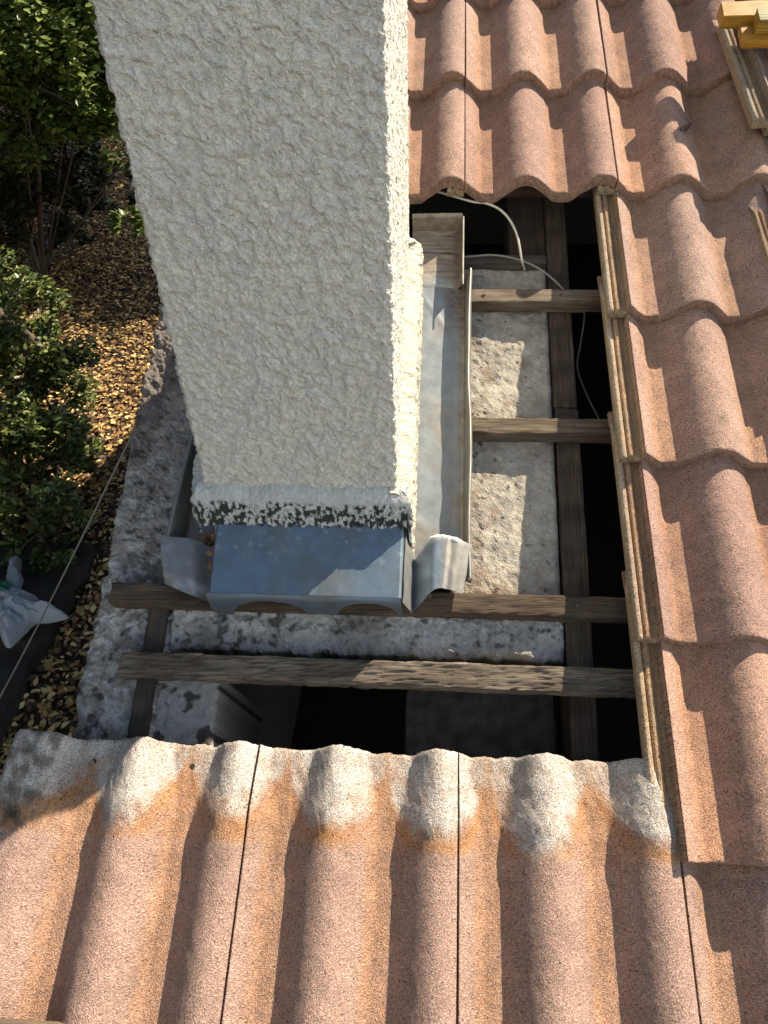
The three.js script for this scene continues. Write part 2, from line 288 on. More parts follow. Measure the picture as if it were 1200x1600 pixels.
for (let r = 0; r < NOSES.length; r++) for (let k = -1; k <= 5; k++) {
  if (r >= 3 && r <= 6 && k < 2) continue;                               // the opening
  if (NOSES[r] + LEN > RIDGE_S + 0.36) continue;
  let g = k === -1 ? tVerge : tg[(r * 3 + k * 5 + 7) % 4];
  if (r === 2) g = k === -1 ? tVergeLimed : k === 2 ? tStained : k < 2 ? tLimed[(k + 3) % 3] : g;
  if (r === 5 && k === 2) g = tLichen;
  const m = new THREE.Mesh(g, M.tile); m.name = 'roof_tile' + (r + k > -1 ? '_' + String(r * 7 + k + 1).padStart(3, '0') : '');
  m.castShadow = m.receiveShadow = true;
  const lift = r === 3 ? 0.002 : 0;
  m.position.set(k * COL + (jr() - 0.5) * 0.003, lift + (k % 2) * 0.0004, -(NOSES[r] + (jr() - 0.5) * 0.006));
  m.rotation.y = (jr() - 0.5) * 0.008; m.rotation.z = (jr() - 0.5) * 0.003;
  roof.add(m);
  if (r === 2 && k === -1) for (const x of [0.044, 0.198]) { const hgeo = new THREE.CylinderGeometry(0.0042, 0.0042, 0.003, 12), holeDisc = new THREE.Mesh(hgeo, M.dark); holeDisc.name = 'nail_hole_shade'; holeDisc.position.set(x, TOP - TOP * 0.398 / ROW - 0.0007, -0.398); m.add(holeDisc); }  // dark discs in place of the shade inside nail holes
}

// ------------------------------------------------------------------ roof timbers
const GREYWOOD = [0.44, 0.375, 0.30], DARKWOOD = [0.125, 0.085, 0.06], BROWNWOOD = [0.22, 0.15, 0.1];
const wcol = (a, b, s) => (x, n, z, r) => mulc(mixc(a, b, sstep(-0.25, 0.3, fbm(x * 9 + s, z * 26, n * 26, 3))), 1 + 0.7 * r);
const timber = roofThing('roof_timbers', 'weathered battens nailed over rafters across the opening in the roof', 'roof frame');
const battens = [
  [0.33, 1.75, -0.082, -0.050, 1.012, 1.048, BROWNWOOD, DARKWOOD, 0.0006, 0],
  [0.3165, 1.75, -0.082, -0.047, 0.700, 0.733, GREYWOOD, [0.3, 0.2, 0.12], 0.0006, 0.0004],
  [0.3165, 1.75, -0.082, -0.047, 0.398, 0.433, [0.33, 0.27, 0.2], BROWNWOOD, 0.001, 0.0012],
  [-0.302, 1.75, -0.080, -0.046, 0.052, 0.090, [0.24, 0.17, 0.115], DARKWOOD, 0.0014, 0.0018],
  [-0.262, 1.75, -0.082, -0.043, -0.071, -0.030, [0.38, 0.33, 0.27], [0.23, 0.185, 0.145], 0.0018, 0.0036],
  [-0.29, 1.75, -0.088, -0.056, -0.235, -0.2, BROWNWOOD, DARKWOOD, 0.0006, 0],
];
battens.forEach(([x0, x1, n0, n1, s0, s1, a, b, amp, crack], i) => part('batten', roughBox(x0, x1, n0, n1, s0, s1, { cell: 0.0022, long: 0.0075, amp, crack, edge: 0.0022, freq: 90, seed: i, colour: wcol(a, b, i * 3) }), M.wood, timber));
for (const [s0, s1, dx, i] of [[0.478, 1.9, 0.0, 1], [0.10, 0.4765, 0.002, 2], [-1.2, 0.0985, 0.001, 3]])
  part('rafter', roughBox(0.479 + dx, 0.523 + dx, -0.205, -0.0825, s0, s1, { cell: 0.004, long: 0.008, axis: 's', amp: 0.0006, crack: 0.0006, edge: 0.002, freq: 70, seed: i + 10, colour: wcol([0.20, 0.155, 0.115], DARKWOOD, i * 5) }), M.wood, timber);
part('rafter', roughBox(1.12, 1.165, -0.205, -0.0825, -1.2, 1.9, { cell: 0.02, long: 0.05, axis: 's', amp: 0.0006, colour: wcol(BROWNWOOD, DARKWOOD, 2) }), M.wood, timber);
part('trimmer', roughBox(-0.1, 0.4785, -0.135, -0.0905, -0.052, -0.024, { cell: 0.004, long: 0.01, amp: 0.0008, colour: wcol([0.16, 0.10, 0.065], DARKWOOD, 4) }), M.wood, timber);
part('trimmer', roughBox(0.4, 0.4785, -0.20, -0.09, 0.855, 1.9, { cell: 0.006, long: 0.012, axis: 's', amp: 0.0008, colour: wcol([0.09, 0.065, 0.045], DARKWOOD, 4) }), M.wood, timber);
part('board', roughBox(0.30, 0.478, -0.11, -0.072, 0.822, 0.846, { cell: 0.004, long: 0.008, amp: 0.0008, colour: wcol([0.30, 0.27, 0.235], [0.2, 0.17, 0.14], 8) }), M.wood, timber, 'grey board end along the top of the mortar slab');

{ const ng = new THREE.CylinderGeometry(0.0034, 0.0034, 0.004, 10), nm = new THREE.MeshStandardMaterial({ color: new THREE.Color(0.13, 0.085, 0.06), roughness: 0.7, metalness: 0.4 });
  for (const [x, n, s] of [[0.497, -0.0465, 0.716], [0.508, -0.0465, 0.414], [0.495, -0.0455, 0.071], [0.506, -0.043, -0.048], [-0.222, -0.043, -0.047], [-0.212, -0.043, -0.056], [0.345, -0.0465, 0.718], [0.498, -0.05, 1.03]]) { const m = new THREE.Mesh(ng, nm); m.name = 'nail'; m.position.set(x, n, -s); m.castShadow = m.receiveShadow = true; timber.add(m); } }

// ------------------------------------------------------------------ masonry of the opening
const masonry = roofThing('masonry_bed', 'rough lime mortar masonry around the chimney foot between the battens', 'masonry', [0.1, -0.1, 0]);
// height field with a skirt down to a base; edge(x, s) ragged outline is put in by pulling points
function field(x0, x1, s0, s1, cell, hf, cf, depth, raggedLow = 0, raggedLeft = 0) {
  const nu = Math.round((x1 - x0) / cell), nv = Math.round((s1 - s0) / cell);
  const us = [-1, ...Array.from({ length: nu + 1 }, (_, i) => i / nu), 2], vs = [-1, ...Array.from({ length: nv + 1 }, (_, i) => i / nv), 2];
  return grid(us, vs, (u, v) => {
    const cu = clamp(u), cv = clamp(v), outer = u !== cu || v !== cv;
    let x = lerp(x0, x1, cu), s = lerp(s0, s1, cv);
    if (raggedLow) s += raggedLow * (fbm(x * 22, 0.3, 1.1, 4) * 2 + 0.4 * noise(x * 130, 4.4)) * Math.pow(1 - cv, 3);
    if (raggedLeft) x += raggedLeft * (fbm(s * 15, 7.3, 1.1, 4) * 2 + 0.3 * noise(s * 120, 2)) * Math.pow(1 - cu, 3);
    const e = Math.min(cu * (x1 - x0), (1 - cu) * (x1 - x0), cv * (s1 - s0), (1 - cv) * (s1 - s0)), round = -0.008 * Math.pow(1 - clamp(e / 0.010), 2);
    let n = hf(x, s) + round; const c = cf(x, s);
    if (outer) n -= depth;
    return [x, n, s, outer ? mulc(c, 0.9) : c, x, s + (outer ? 0.03 : 0)];
  });
}
const slabH = (x, s) => -0.088 + 0.0075 * fbm(x * 24, s * 24, 3, 4) + 0.003 * fbm(x * 90, s * 90, 6, 3) - 0.005 * sstep(0.3, 0.5, fbm(x * 70 + 3, s * 70, 1.7, 3)) + 0.004 * sstep(0.40, 0.33, x);
const slabC = (x, s) => {
  const a = fbm(x * 11, s * 11, 5, 4), b = fbm(x * 70, s * 70, 2, 3), d = fbm(x * 34 + 9, s * 34, 7, 4);
  let c = mixc([0.56, 0.515, 0.43], [0.43, 0.40, 0.345], sstep(-0.1, 0.3, a)); c = mulc(c, 1 + 0.5 * b);
  const dirt = sstep(0.40, 0.32, x) * 0.16 + sstep(0.2, 0.1, s) * 0.10;
  c = mixc(c, [0.30, 0.20, 0.13], clamp(sstep(0.0, 0.4, d * 0.8 + dirt + 0.3 * b) * 0.6)); c = mixc(c, [0.1, 0.085, 0.07], sstep(0.27, 0.42, fbm(x * 80, s * 80, 9, 3) + dirt * 0.7)); return c;
};
part('slab', field(0.287, 0.4775, 0.09, 0.822, 0.0024, slabH, slabC, 0.12), M.mortar, masonry, 'pale mortar slab between flashing and rafter');
const lichenC = (x, s) => {
  const a = fbm(x * 9, s * 9, 3.3, 4), b = fbm(x * 75, s * 75, 4, 3), d = fbm(x * 42, s * 42, 6.6, 4);
  let c = mulc(mixc([0.60, 0.58, 0.55], [0.33, 0.31, 0.285], sstep(-0.12, 0.25, a)), 1 + 0.5 * b);
  const left = sstep(0.15, -0.1, x) * 0.12;
  c = mixc(c, [0.075, 0.068, 0.062], sstep(0.0, 0.34, d + left * 0.9 - 0.10 + 0.75 * b + 0.3 * fbm(x * 160, s * 160, 2, 2)) * 0.9); return c;
};
const stripC = (x, s) => { let c = lichenC(x, s); const j = Math.min(Math.abs(x - 0.342), Math.abs(x - 0.252)) + 0.004 * noise(s * 60, x * 3); c = mixc(c, [0.66, 0.65, 0.63], sstep(0.006, 0.002, j) * 0.6); c = mixc(c, [0.62, 0.56, 0.45], 0.8 * sstep(0.006, -0.004, s + 0.012 * fbm(x * 60, 3, 3, 3)) * sstep(0.05, 0.035, Math.abs(x - 0.385 + 0.02 * noise(s * 90, 2)))); return c; };
part('mortar_strip', field(-0.20, 0.4775, -0.013, 0.088, 0.0024, (x, s) => -0.078 + 0.010 * fbm(x * 18, s * 22, 2, 4) + 0.007 * fbm(x * 80, s * 80, 6, 3) - 0.012 * sstep(0.03, -0.02, s) * (0.6 + fbm(x * 20, 1, 1, 3)), stripC, 0.05, 0.007), M.mortar, masonry);
part('corner_block', field(-0.212, -0.098, -0.30, -0.058, 0.0028, (x, s) => -0.084 + 0.006 * fbm(x * 30, s * 30, 8, 4) + 0.002 * fbm(x * 90, s * 90, 6, 3), (x, s) => mixc(mulc([0.47, 0.46, 0.44], 1 + 0.5 * fbm(x * 60, s * 60, 4, 3)), [0.09, 0.08, 0.075], sstep(0.1, 0.16, fbm(x * 26, s * 26, 7, 4))), 0.35), M.mortar, masonry);
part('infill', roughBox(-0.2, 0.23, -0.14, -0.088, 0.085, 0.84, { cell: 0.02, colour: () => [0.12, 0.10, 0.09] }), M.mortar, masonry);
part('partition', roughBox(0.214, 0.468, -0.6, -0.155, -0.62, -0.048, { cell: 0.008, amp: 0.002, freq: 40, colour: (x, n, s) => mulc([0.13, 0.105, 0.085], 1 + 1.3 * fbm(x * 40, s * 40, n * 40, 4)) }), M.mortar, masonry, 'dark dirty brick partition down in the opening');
const rake = roofThing('gable_coping', 'rough lichen-blackened mortar coping along the left roof edge', 'coping', [-0.27, -0.1, 0.3]);
const rakeC = (x, s) => {
  const a = fbm(x * 13, s * 8, 7.3, 4), b = fbm(x * 80, s * 80, 4, 3), d = fbm(x * 46, s * 46, 2.6, 4);
  let c = mulc(mixc([0.42, 0.375, 0.335], [0.24, 0.205, 0.185], sstep(-0.15, 0.2, a)), 1 + 0.6 * b);
  c = mixc(c, [0.66, 0.64, 0.61], sstep(0.0, 0.32, d + 0.1 * sstep(0.3, -0.05, s) + 0.03 + 0.6 * b) * sstep(0.5, 0.2, s) * 0.85);
  c = mixc(c, [0.055, 0.048, 0.045], sstep(0.02, 0.36, fbm(x * 34 + 4, s * 30, 5.6, 4) + 0.05 * sstep(0.35, 0.1, s) - 0.07 + 0.7 * b + 0.25 * fbm(x * 170, s * 170, 5, 2)) * 0.9); return c;
};
part('coping_mortar', field(-0.337, -0.195, -0.30, 0.95, 0.0021, (x, s) => -0.082 + 0.014 * fbm(x * 16, s * 12, 4, 4) + 0.010 * fbm(x * 62, s * 62, 6, 4) + 0.003 * fbm(x * 210, s * 210, 6, 2) - 0.006 * sstep(0.12, 0.4, fbm(x * 50, s * 50, 1.7, 3)), rakeC, 0.07, 0, 0.010), M.mortar, rake);
part('embedded_rafter', roughBox(-0.237, -0.204, -0.15, -0.068, -0.3, 0.085, { cell: 0.003, long: 0.006, axis: 's', amp: 0.001, crack: 0.001, colour: wcol([0.17, 0.135, 0.115], [0.085, 0.07, 0.062], 3) }), M.wood, rake);

// ------------------------------------------------------------------ chimney
const chimney = thing('chimney', 'tall off-white roughcast chimney shaft with tar-stained foot', 'chimney', new THREE.Vector3(0.04, 0.1, -0.4));
const CX0 = -0.121, CX1 = 0.1975, CZ0 = -0.153, CZ1 = -0.65;
const roughcast = (x, y, z) => {
  const wx = 0.007 * noise(x * 70, y * 70, z * 70 + 3), wy = 0.009 * noise(x * 50 + 9, y * 50, z * 50);
  const a = fbm((x + wx) * 78, (y + wy) * 66, z * 78, 4);
  const crease = Math.pow(clamp(1 - Math.abs(noise((x + wx * 1.5) * 64 + 5, (y + wy * 1.5) * 52, z * 64)) * 7), 2) * sstep(-0.1, 0.25, noise(x * 30, y * 30, z * 30 + 7));
  const a2 = fbm((x - wy) * 40 + 3, (y + wx) * 36, z * 40, 3);
  return 0.0018 * sstep(-0.05, 0.03, a) + 0.0019 * sstep(0.02, 0.09, a2) + 0.0034 * a + 0.0010 * sstep(0.05, 0.2, fbm(x * 150, y * 140, z * 150 + 5, 2)) + 0.0008 * noise(x * 330, y * 330, z * 330) - 0.0026 * crease;
};
const castC = (x, y, z) => mulc(mixc([0.80, 0.775, 0.675], [0.755, 0.74, 0.665], sstep(-0.2, 0.2, fbm(x * 12, y * 12, z * 12, 3))), 1 + 0.14 * noise(x * 90, y * 90, z * 90));
{
  const loop = [], fine = 0.0016, coarse = 0.012, rad = 0.006;
  const run = (ax, az, bx, bz, nx, nz, cell) => { const l = Math.hypot(bx - ax, bz - az), k = Math.round(l / cell); for (let i = 0; i <= k; i++) loop.push([lerp(ax, bx, i / k), lerp(az, bz, i / k), nx, nz]); };
  const corner = (cx, cz, a0) => { for (let i = 1; i < 5; i++) { const a = a0 + i / 5 * Math.PI / 2; loop.push([cx + rad * Math.cos(a), cz + rad * Math.sin(a), Math.cos(a), Math.sin(a)]); } };
  run(CX0 + rad, CZ0, CX1 - rad, CZ0, 0, 1, fine);
  loop.push(...[1, 2, 3, 4].map((i) => { const a = Math.PI / 2 - i / 5 * Math.PI / 2; return [CX1 - rad + rad * Math.cos(a), CZ0 - rad + rad * Math.sin(a), Math.cos(a), Math.sin(a)]; }));
  run(CX1, CZ0 - rad, CX1, CZ1 + rad, 1, 0, fine);
  run(CX1 - rad, CZ1, CX0 + rad, CZ1, 0, -1, coarse);
  run(CX0, CZ1 + rad, CX0, CZ0 - rad, -1, 0, 0.004);
  loop.push([CX0 + rad, CZ0, 0, 1]);
  let len = 0; const run1 = loop.map((p, i) => (len += i ? Math.hypot(p[0] - loop[i - 1][0], p[1] - loop[i - 1][1]) : 0));
  const ys = []; for (let y = -0.12; y < 0.12; y += 0.02) ys.push(y); for (let y = 0.12; y < 0.96; y += 0.0016) ys.push(y); for (let y = 0.96; y <= 1.32; y += 0.02) ys.push(y);
  part('shaft', grid(loop.map((_, i) => i), ys, (i, y) => { const [x, z, nx, nz] = loop[i], d = roughcast(x, y, z) * (nx > 0.5 ? 0.62 : 1) - 0.003; return [x + nx * d, y, -(z + nz * d), castC(x, y, z), run1[i], y]; }), M.render, chimney);
  part('cap', worldBox(CX0 - 0.02, CX1 + 0.02, 1.32, 1.37, CZ1 - 0.02, CZ0 + 0.02), M.house, chimney);
  // the thicker band of render round the foot, following the slope
  const sk = []; const add = (ax, az, bx, bz, nx, nz, cell, dl) => { const l = Math.hypot(bx - ax, bz - az), k = Math.round(l / cell); for (let i = 0; i <= k; i++) sk.push([lerp(ax, bx, i / k), lerp(az, bz, i / k), nx, nz, dl]); };
  add(CX0 - 0.019, -0.62, CX0 - 0.019, CZ0 + 0.011, -1, 0, 0.004, -0.02);
  for (let i = 1; i < 5; i++) { const a = Math.PI - i / 5 * Math.PI / 2; sk.push([CX0 - 0.011 + 0.008 * Math.cos(a), CZ0 + 0.011 + 0.008 * Math.sin(a), Math.cos(a), Math.sin(a), 0.02]); }
  add(CX0 - 0.011, CZ0 + 0.019, CX1 + 0.015, CZ0 + 0.019, 0, 1, 0.0016, 0.042);
  for (let i = 1; i < 5; i++) { const a = Math.PI / 2 - i / 5 * Math.PI / 2; sk.push([CX1 + 0.015 + 0.008 * Math.cos(a), CZ0 + 0.011 + 0.008 * Math.sin(a), Math.cos(a), Math.sin(a), -0.055]); }
  add(CX1 + 0.023, CZ0 + 0.011, CX1 + 0.023, -0.625, 1, 0, 0.0024, -0.055);
  for (let i = 1; i < 4; i++) sk.push([CX1 + 0.023 - i * 0.006, -0.628, 0.3, -1, -0.055]);
  let l2 = 0; const r2 = sk.map((p, i) => (l2 += i ? Math.hypot(p[0] - sk[i - 1][0], p[1] - sk[i - 1][1]) : 0));
  const vs = Array.from({ length: 49 }, (_, i) => i / 48), tanP = Math.tan(P);
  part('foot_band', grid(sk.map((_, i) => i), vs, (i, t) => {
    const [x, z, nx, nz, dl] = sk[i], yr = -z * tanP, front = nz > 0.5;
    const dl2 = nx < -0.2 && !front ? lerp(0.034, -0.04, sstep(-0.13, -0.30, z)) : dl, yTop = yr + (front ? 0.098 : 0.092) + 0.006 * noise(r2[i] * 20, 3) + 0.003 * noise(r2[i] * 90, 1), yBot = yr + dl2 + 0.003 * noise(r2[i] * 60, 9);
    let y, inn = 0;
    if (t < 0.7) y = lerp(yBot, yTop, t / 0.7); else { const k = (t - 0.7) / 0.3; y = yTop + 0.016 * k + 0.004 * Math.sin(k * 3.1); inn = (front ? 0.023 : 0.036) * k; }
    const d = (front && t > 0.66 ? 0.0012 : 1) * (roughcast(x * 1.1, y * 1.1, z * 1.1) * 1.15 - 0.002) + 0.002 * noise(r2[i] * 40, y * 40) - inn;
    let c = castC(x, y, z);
    if (nx > 0.5) c = mixc(c, [0.66, 0.58, 0.40], 0.45);  // sunlit side: warm sunlight mixed into the colour
    if (front || nx < -0.2) { c = mixc(c, [0.62, 0.64, 0.65], 0.7); const m = fbm(x * 150, y * 80, z * 50 + 2, 4) * 1.9 + 0.14 - (t - 0.1) * 0.45; if (front) c = mixc(c, [0.045, 0.055, 0.05], sstep(-0.02, 0.06, m) * sstep(0.68, 0.6, t)); }  // bluish sky light mixed into front and left colour; dark blotches are tar
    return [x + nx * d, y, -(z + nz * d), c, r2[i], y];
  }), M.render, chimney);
}

// ------------------------------------------------------------------ zinc flashings
const ZINC = [0.29, 0.325, 0.345], DIRT = [0.21, 0.165, 0.125];
const zc = (x, s, k = 1) => mulc(mixc(ZINC, [0.30, 0.29, 0.265], sstep(-0.05, 0.3, fbm(x * 14, s * 9, 3, 4))), k * (1 + 0.16 * fbm(x * 30, s * 30, 9, 3)));
const right = roofThing('side_flashing', 'long zinc gutter flashing with folded upstand along the chimney right side', 'flashing', [0.27, -0.05, 0.45]);
const chan = [[0.196, -0.038], [0.2050, -0.038], [0.2100, -0.038], [0.2150, -0.038], [0.2200, -0.038], [0.2250, -0.038], [0.2300, -0.038], [0.2350, -0.038], [0.2400, -0.038], [0.2450, -0.038], [0.2500, -0.038], [0.2550, -0.038], [0.2600, -0.038], [0.2650, -0.038], [0.2700, -0.038], [0.2750, -0.038], [0.2800, -0.038], [0.2850, -0.038], [0.2900, -0.038], [0.299, -0.0365], [0.303, -0.036], [0.3065, -0.033], [0.3085, -0.024], [0.3105, -0.014], [0.3125, -0.003], [0.314, -0.0005], [0.3165, -0.0015], [0.3185, -0.007], [0.319, -0.024]];
part('channel', sheet(chan.map((_, i) => i), 160, (i, v) => { const s = lerp(0.10, 0.745, v), [x, n] = chan[i], up = i > 21 ? 1 : 0;
  const bend = 0.0035 * noise(s * 7, 1.3) + 0.002 * Math.sin(s * 9) ; let c = zc(x, s, 1.2);
  if (i < 22) { const d = sstep(0.285, 0.305, x + 0.006 * noise(s * 60, 2)); c = mixc(c, mulc(DIRT, 1 + noise(x * 200, s * 200)), clamp(d * (0.5 + 0.9 * fbm(x * 60, s * 30, 2, 3)) + sstep(0.60, 0.7, s + 0.4 * (x - 0.25)) * sstep(0.255, 0.285, x) * 0.8)); }
  if (i > 23) c = mixc(c, [0.45, 0.42, 0.35], 0.55 + 0.5 * fbm(s * 30, i, 3, 3));
  return [x + bend * up * (n + 0.037) / 0.037, n + (up ? 0.0015 * noise(s * 25, 5) : 0.0012 * fbm(x * 22, s * 22, 6, 3) + 0.0008 * sstep(0.016, 0.003, Math.abs((s - 0.703) + (x - 0.222) * 1.56)) * sstep(0.272, 0.262, x) + 0.0015 * sstep(0.66, 0.72, s)), s, c, x + n, s]; }, 0.0013), M.zinc, right);
// the upper tray with its closed end
const tray = [[0.196, -0.035], [0.225, -0.0345], [0.25, -0.034], [0.275, -0.034], [0.289, -0.0335], [0.2935, -0.031], [0.2955, -0.022], [0.297, -0.012], [0.2985, 0.004]];
part('upper_tray', sheet(tray.map((_, i) => i), 50, (i, v) => { const s = lerp(0.722, 0.874, v), [x, n] = tray[i]; let c = zc(x, s, 1.2);
  const m = fbm(x * 40, s * 40, 4.2, 4); c = mixc(c, [0.62, 0.63, 0.62], sstep(0.1, 0.3, m + 0.1) * 0.6);
  const d = sstep(0.735, 0.768, s + 0.05 * m) + sstep(0.27, 0.287, x + 0.02 * m) * 0.9; c = mixc(c, mulc(s > 0.74 && x < 0.285 ? [0.33, 0.28, 0.23] : DIRT, 1 + 1.2 * fbm(x * 120, s * 120, 1, 3)), clamp(d));
  c = mixc(c, [0.07, 0.055, 0.045], sstep(0.16, 0.3, fbm(x * 110, s * 110, 6.1, 3)) * clamp(d));
  return [x, n + 0.002 * fbm(x * 40, s * 40, 6, 3) + -(i < 5 ? 0.003 * sstep(0.735, 0.722, s) : 0), s, c, x + n, s]; }, 0.0013), M.dirtyZinc, right, 'dirt-covered upper end of the flashing tray');
part('end_upstand', sheet(16, 8, (u, v) => { const x = lerp(0.196, 0.2985, u), n = lerp(-0.0345, 0.0065, v); return [x, n, 0.8745 + 0.006 * v * v + 0.001 * noise(x * 40, n * 40), mulc(v > 0.85 ? [0.40, 0.37, 0.31] : [0.26, 0.21, 0.165], 1 + fbm(x * 70, n * 70, 3, 3)), x, n]; }, 0.0013), M.dirtyZinc, right);
part('upstand_fold', sheet(4, 40, (u, v) => { const s = lerp(0.70, 0.874, v), a = u * 3.0; return [0.2985 + 0.0018 * (1 - Math.cos(a)), 0.004 + 0.0022 * Math.sin(a) , s, mulc([0.44, 0.41, 0.35], 1 + 0.6 * noise(s * 60, 3)), u * 0.01, s]; }, 0.0008), M.dirtyZinc, right);

const apron = roofThing('apron_flashing', 'zinc apron below the chimney front, reflected sky tinted in, scalloped lower lip', 'flashing', [0.05, 0.0, 0.1]);
{
  const xs = [-0.1085, -0.1075, -0.106, -0.104]; for (let i = 0; i <= 70; i++) xs.push(lerp(-0.101, 0.2065, i / 70)); xs.push(0.2085, 0.2095, 0.210);
  const fall = (x) => x < -0.104 ? 0.03 * (-0.104 - x) / 0.0045 : x > 0.2065 ? 0.03 * Math.pow((x - 0.2065) / 0.0035, 1.4) : 0;
  const blue = (c) => [c[0] * 0.80, c[1] * 0.96, c[2] * 1.15];  // blue of the reflected sky put into the zinc colour
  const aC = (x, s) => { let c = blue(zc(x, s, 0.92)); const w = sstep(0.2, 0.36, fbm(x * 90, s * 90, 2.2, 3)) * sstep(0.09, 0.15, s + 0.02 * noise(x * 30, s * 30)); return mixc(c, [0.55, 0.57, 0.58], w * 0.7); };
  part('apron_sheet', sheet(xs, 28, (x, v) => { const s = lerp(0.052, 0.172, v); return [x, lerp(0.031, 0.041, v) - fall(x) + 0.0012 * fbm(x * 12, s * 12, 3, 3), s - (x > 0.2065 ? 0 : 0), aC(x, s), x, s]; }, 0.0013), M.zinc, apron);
  const low = (x) => { const arch = (c, w, h) => { const t = (x - c) / w; return Math.abs(t) < 1 ? h * Math.sqrt(1 - t * t) : 0; }; return -0.017 + 0.012 * sstep(0.0, 0.09, x) + Math.max(arch(-0.012, 0.062, 0.049), arch(0.152, 0.050, 0.039)) + (x < -0.09 ? 0.008 * (-0.09 - x) / 0.018 : 0); };
  const lx = []; for (let i = 0; i <= 130; i++) lx.push(lerp(-0.1085, 0.2065, i / 130));
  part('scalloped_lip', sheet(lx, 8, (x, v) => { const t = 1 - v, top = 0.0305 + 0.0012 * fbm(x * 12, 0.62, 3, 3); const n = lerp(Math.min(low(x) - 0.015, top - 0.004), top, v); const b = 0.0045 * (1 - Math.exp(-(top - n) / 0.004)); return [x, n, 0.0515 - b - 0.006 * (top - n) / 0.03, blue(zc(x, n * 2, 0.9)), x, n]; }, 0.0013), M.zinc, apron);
  part('side_flap', sheet(6, 20, (u, v) => { const s = lerp(0.045, 0.172, v), n = lerp(-0.032, 0.030, u); return [0.2105 + 0.013 * (1 - u) + 0.001 * noise(s * 40, n * 30), n, s, mixc(zc(n, s), [0.6, 0.6, 0.56], 0.4), n, s]; }, 0.0013, true), M.zinc, apron);
}
const endR = roofThing('flashing_end_piece', 'curled zinc end piece at the foot of the right gutter flashing', 'flashing', [0.265, -0.01, 0.11]);
part('curled_sheet', sheet(36, 26, (u, v) => {
  const xa = lerp(0.2225, 0.3045, u), xb = lerp(0.216, 0.3205, u), x = lerp(xa, xb, v);
  const s0 = 0.052 + 0.026 * sstep(0.0, 0.55, u) - 0.004 * sstep(0.6, 1, u), s1 = 0.138 + 0.027 * sstep(0, 0.4, u) - 0.006 * sstep(0.6, 1, u), s = lerp(s0, s1, v);
  const hump = -0.036 + 0.048 * sstep(-0.12, 0.42, u) - 0.009 * sstep(0.62, 0.66, u) * 0.3 - 0.01 * sstep(0.75, 1, u);
  let c = mixc(mulc([0.25, 0.31, 0.37], 1 + 0.3 * noise(x * 60, s * 40)), [0.42, 0.38, 0.31], sstep(0.5, 0.62, u + 0.05 * noise(s * 40, u * 8)) * 0.75); c = mixc(c, [0.66, 0.64, 0.58], sstep(0.9, 0.97, v + 0.05 * noise(x * 120, s * 120)) * 0.6);
  return [x, hump - 0.004 * (1 - v) + 0.001 * fbm(x * 50, s * 30, 3, 3), s, c, x, s]; }, 0.0013), M.zinc, endR);
part('solder_bead', sheet(40, 5, (u, v) => { const x = lerp(0.219, 0.309, u), a = v * Math.PI; return [x, lerp(-0.03, 0.008, sstep(-0.05, 0.4, u)) - 0.012 * sstep(0.8, 1, u) + 0.0035 * Math.sin(a) * (1 + noise(x * 160, 2)), 0.139 + 0.0265 * sstep(0, 0.4, u) - 0.006 * sstep(0.6, 1, u) - 0.004 * Math.cos(a) * (1 + 1.2 * noise(x * 120, 8)), mulc([0.72, 0.71, 0.67], 1 + 0.3 * noise(x * 200, v * 3)), x, v * 0.01]; }, 0.001, true), M.dirtyZinc, endR);
const endL = roofThing('flashing_end_piece', 'flared dull grey zinc flap left of the sky-tinted apron', 'flashing', [-0.16, 0.0, 0.11]);
part('flared_sheet', sheet(24, 20, (u, v) => {
  const x = lerp(lerp(-0.190, -0.113, u), lerp(-0.209, -0.111, u), v), s = lerp(lerp(0.075, 0.052, u) - 0.004 * Math.sin(u * 3.1), 0.157 - 0.012 * sstep(0.5, 1, u), v);
  const n = 0.004 - 0.02 * sstep(0.55, 1.0, u + 0.2 * (v - 0.5)) + 0.006 * Math.sin(u * 4.2 + v * 2) * (1 - u) - 0.006 * sstep(0.3, 0, v) + 0.001 * noise(x * 60, s * 60);
  let c = mixc(zc(x, s), [0.40, 0.38, 0.36], 0.5); c = mixc(c, [0.58, 0.58, 0.58], sstep(0.05, 0.3, fbm(x * 40, s * 40, 7, 3)) * 0.6);
  return [x, n, s, c, x, s]; }, 0.0013), M.zinc, endL);
const left = roofThing('side_flashing', 'bent zinc gutter flashing half hidden on the chimney left side', 'flashing', [-0.165, -0.05, 0.4]);
{ const lc = [[-0.2055, -0.028], [-0.205, -0.006], [-0.203, 0.0], [-0.199, 0.0015], [-0.196, -0.002], [-0.194, -0.012], [-0.191, -0.03], [-0.187, -0.046], [-0.18, -0.05], [-0.165, -0.051], [-0.15, -0.051], [-0.118, -0.0515]];
  part('channel', sheet(lc.map((_, i) => i), 70, (i, v) => { const s = lerp(0.15, 0.76, v); let [x, n] = lc[i]; const up = i < 8; x += up ? (0.013 * sstep(0.15, 0.4, s) + 0.003 * noise(s * 9, 4)) * clamp((n + 0.05) / 0.05, 0.25, 1) : 0;
    let c = i < 7 ? mixc(zc(x, s), [0.52, 0.53, 0.5], 0.4) : mixc(zc(x, s), mulc([0.30, 0.25, 0.21], 1 + fbm(x * 90, s * 90, 2, 3)), 0.85);
    return [x, n + 0.0012 * noise(s * 30, i), s, c, x + n, s]; }, 0.0013), M.zinc, left); }

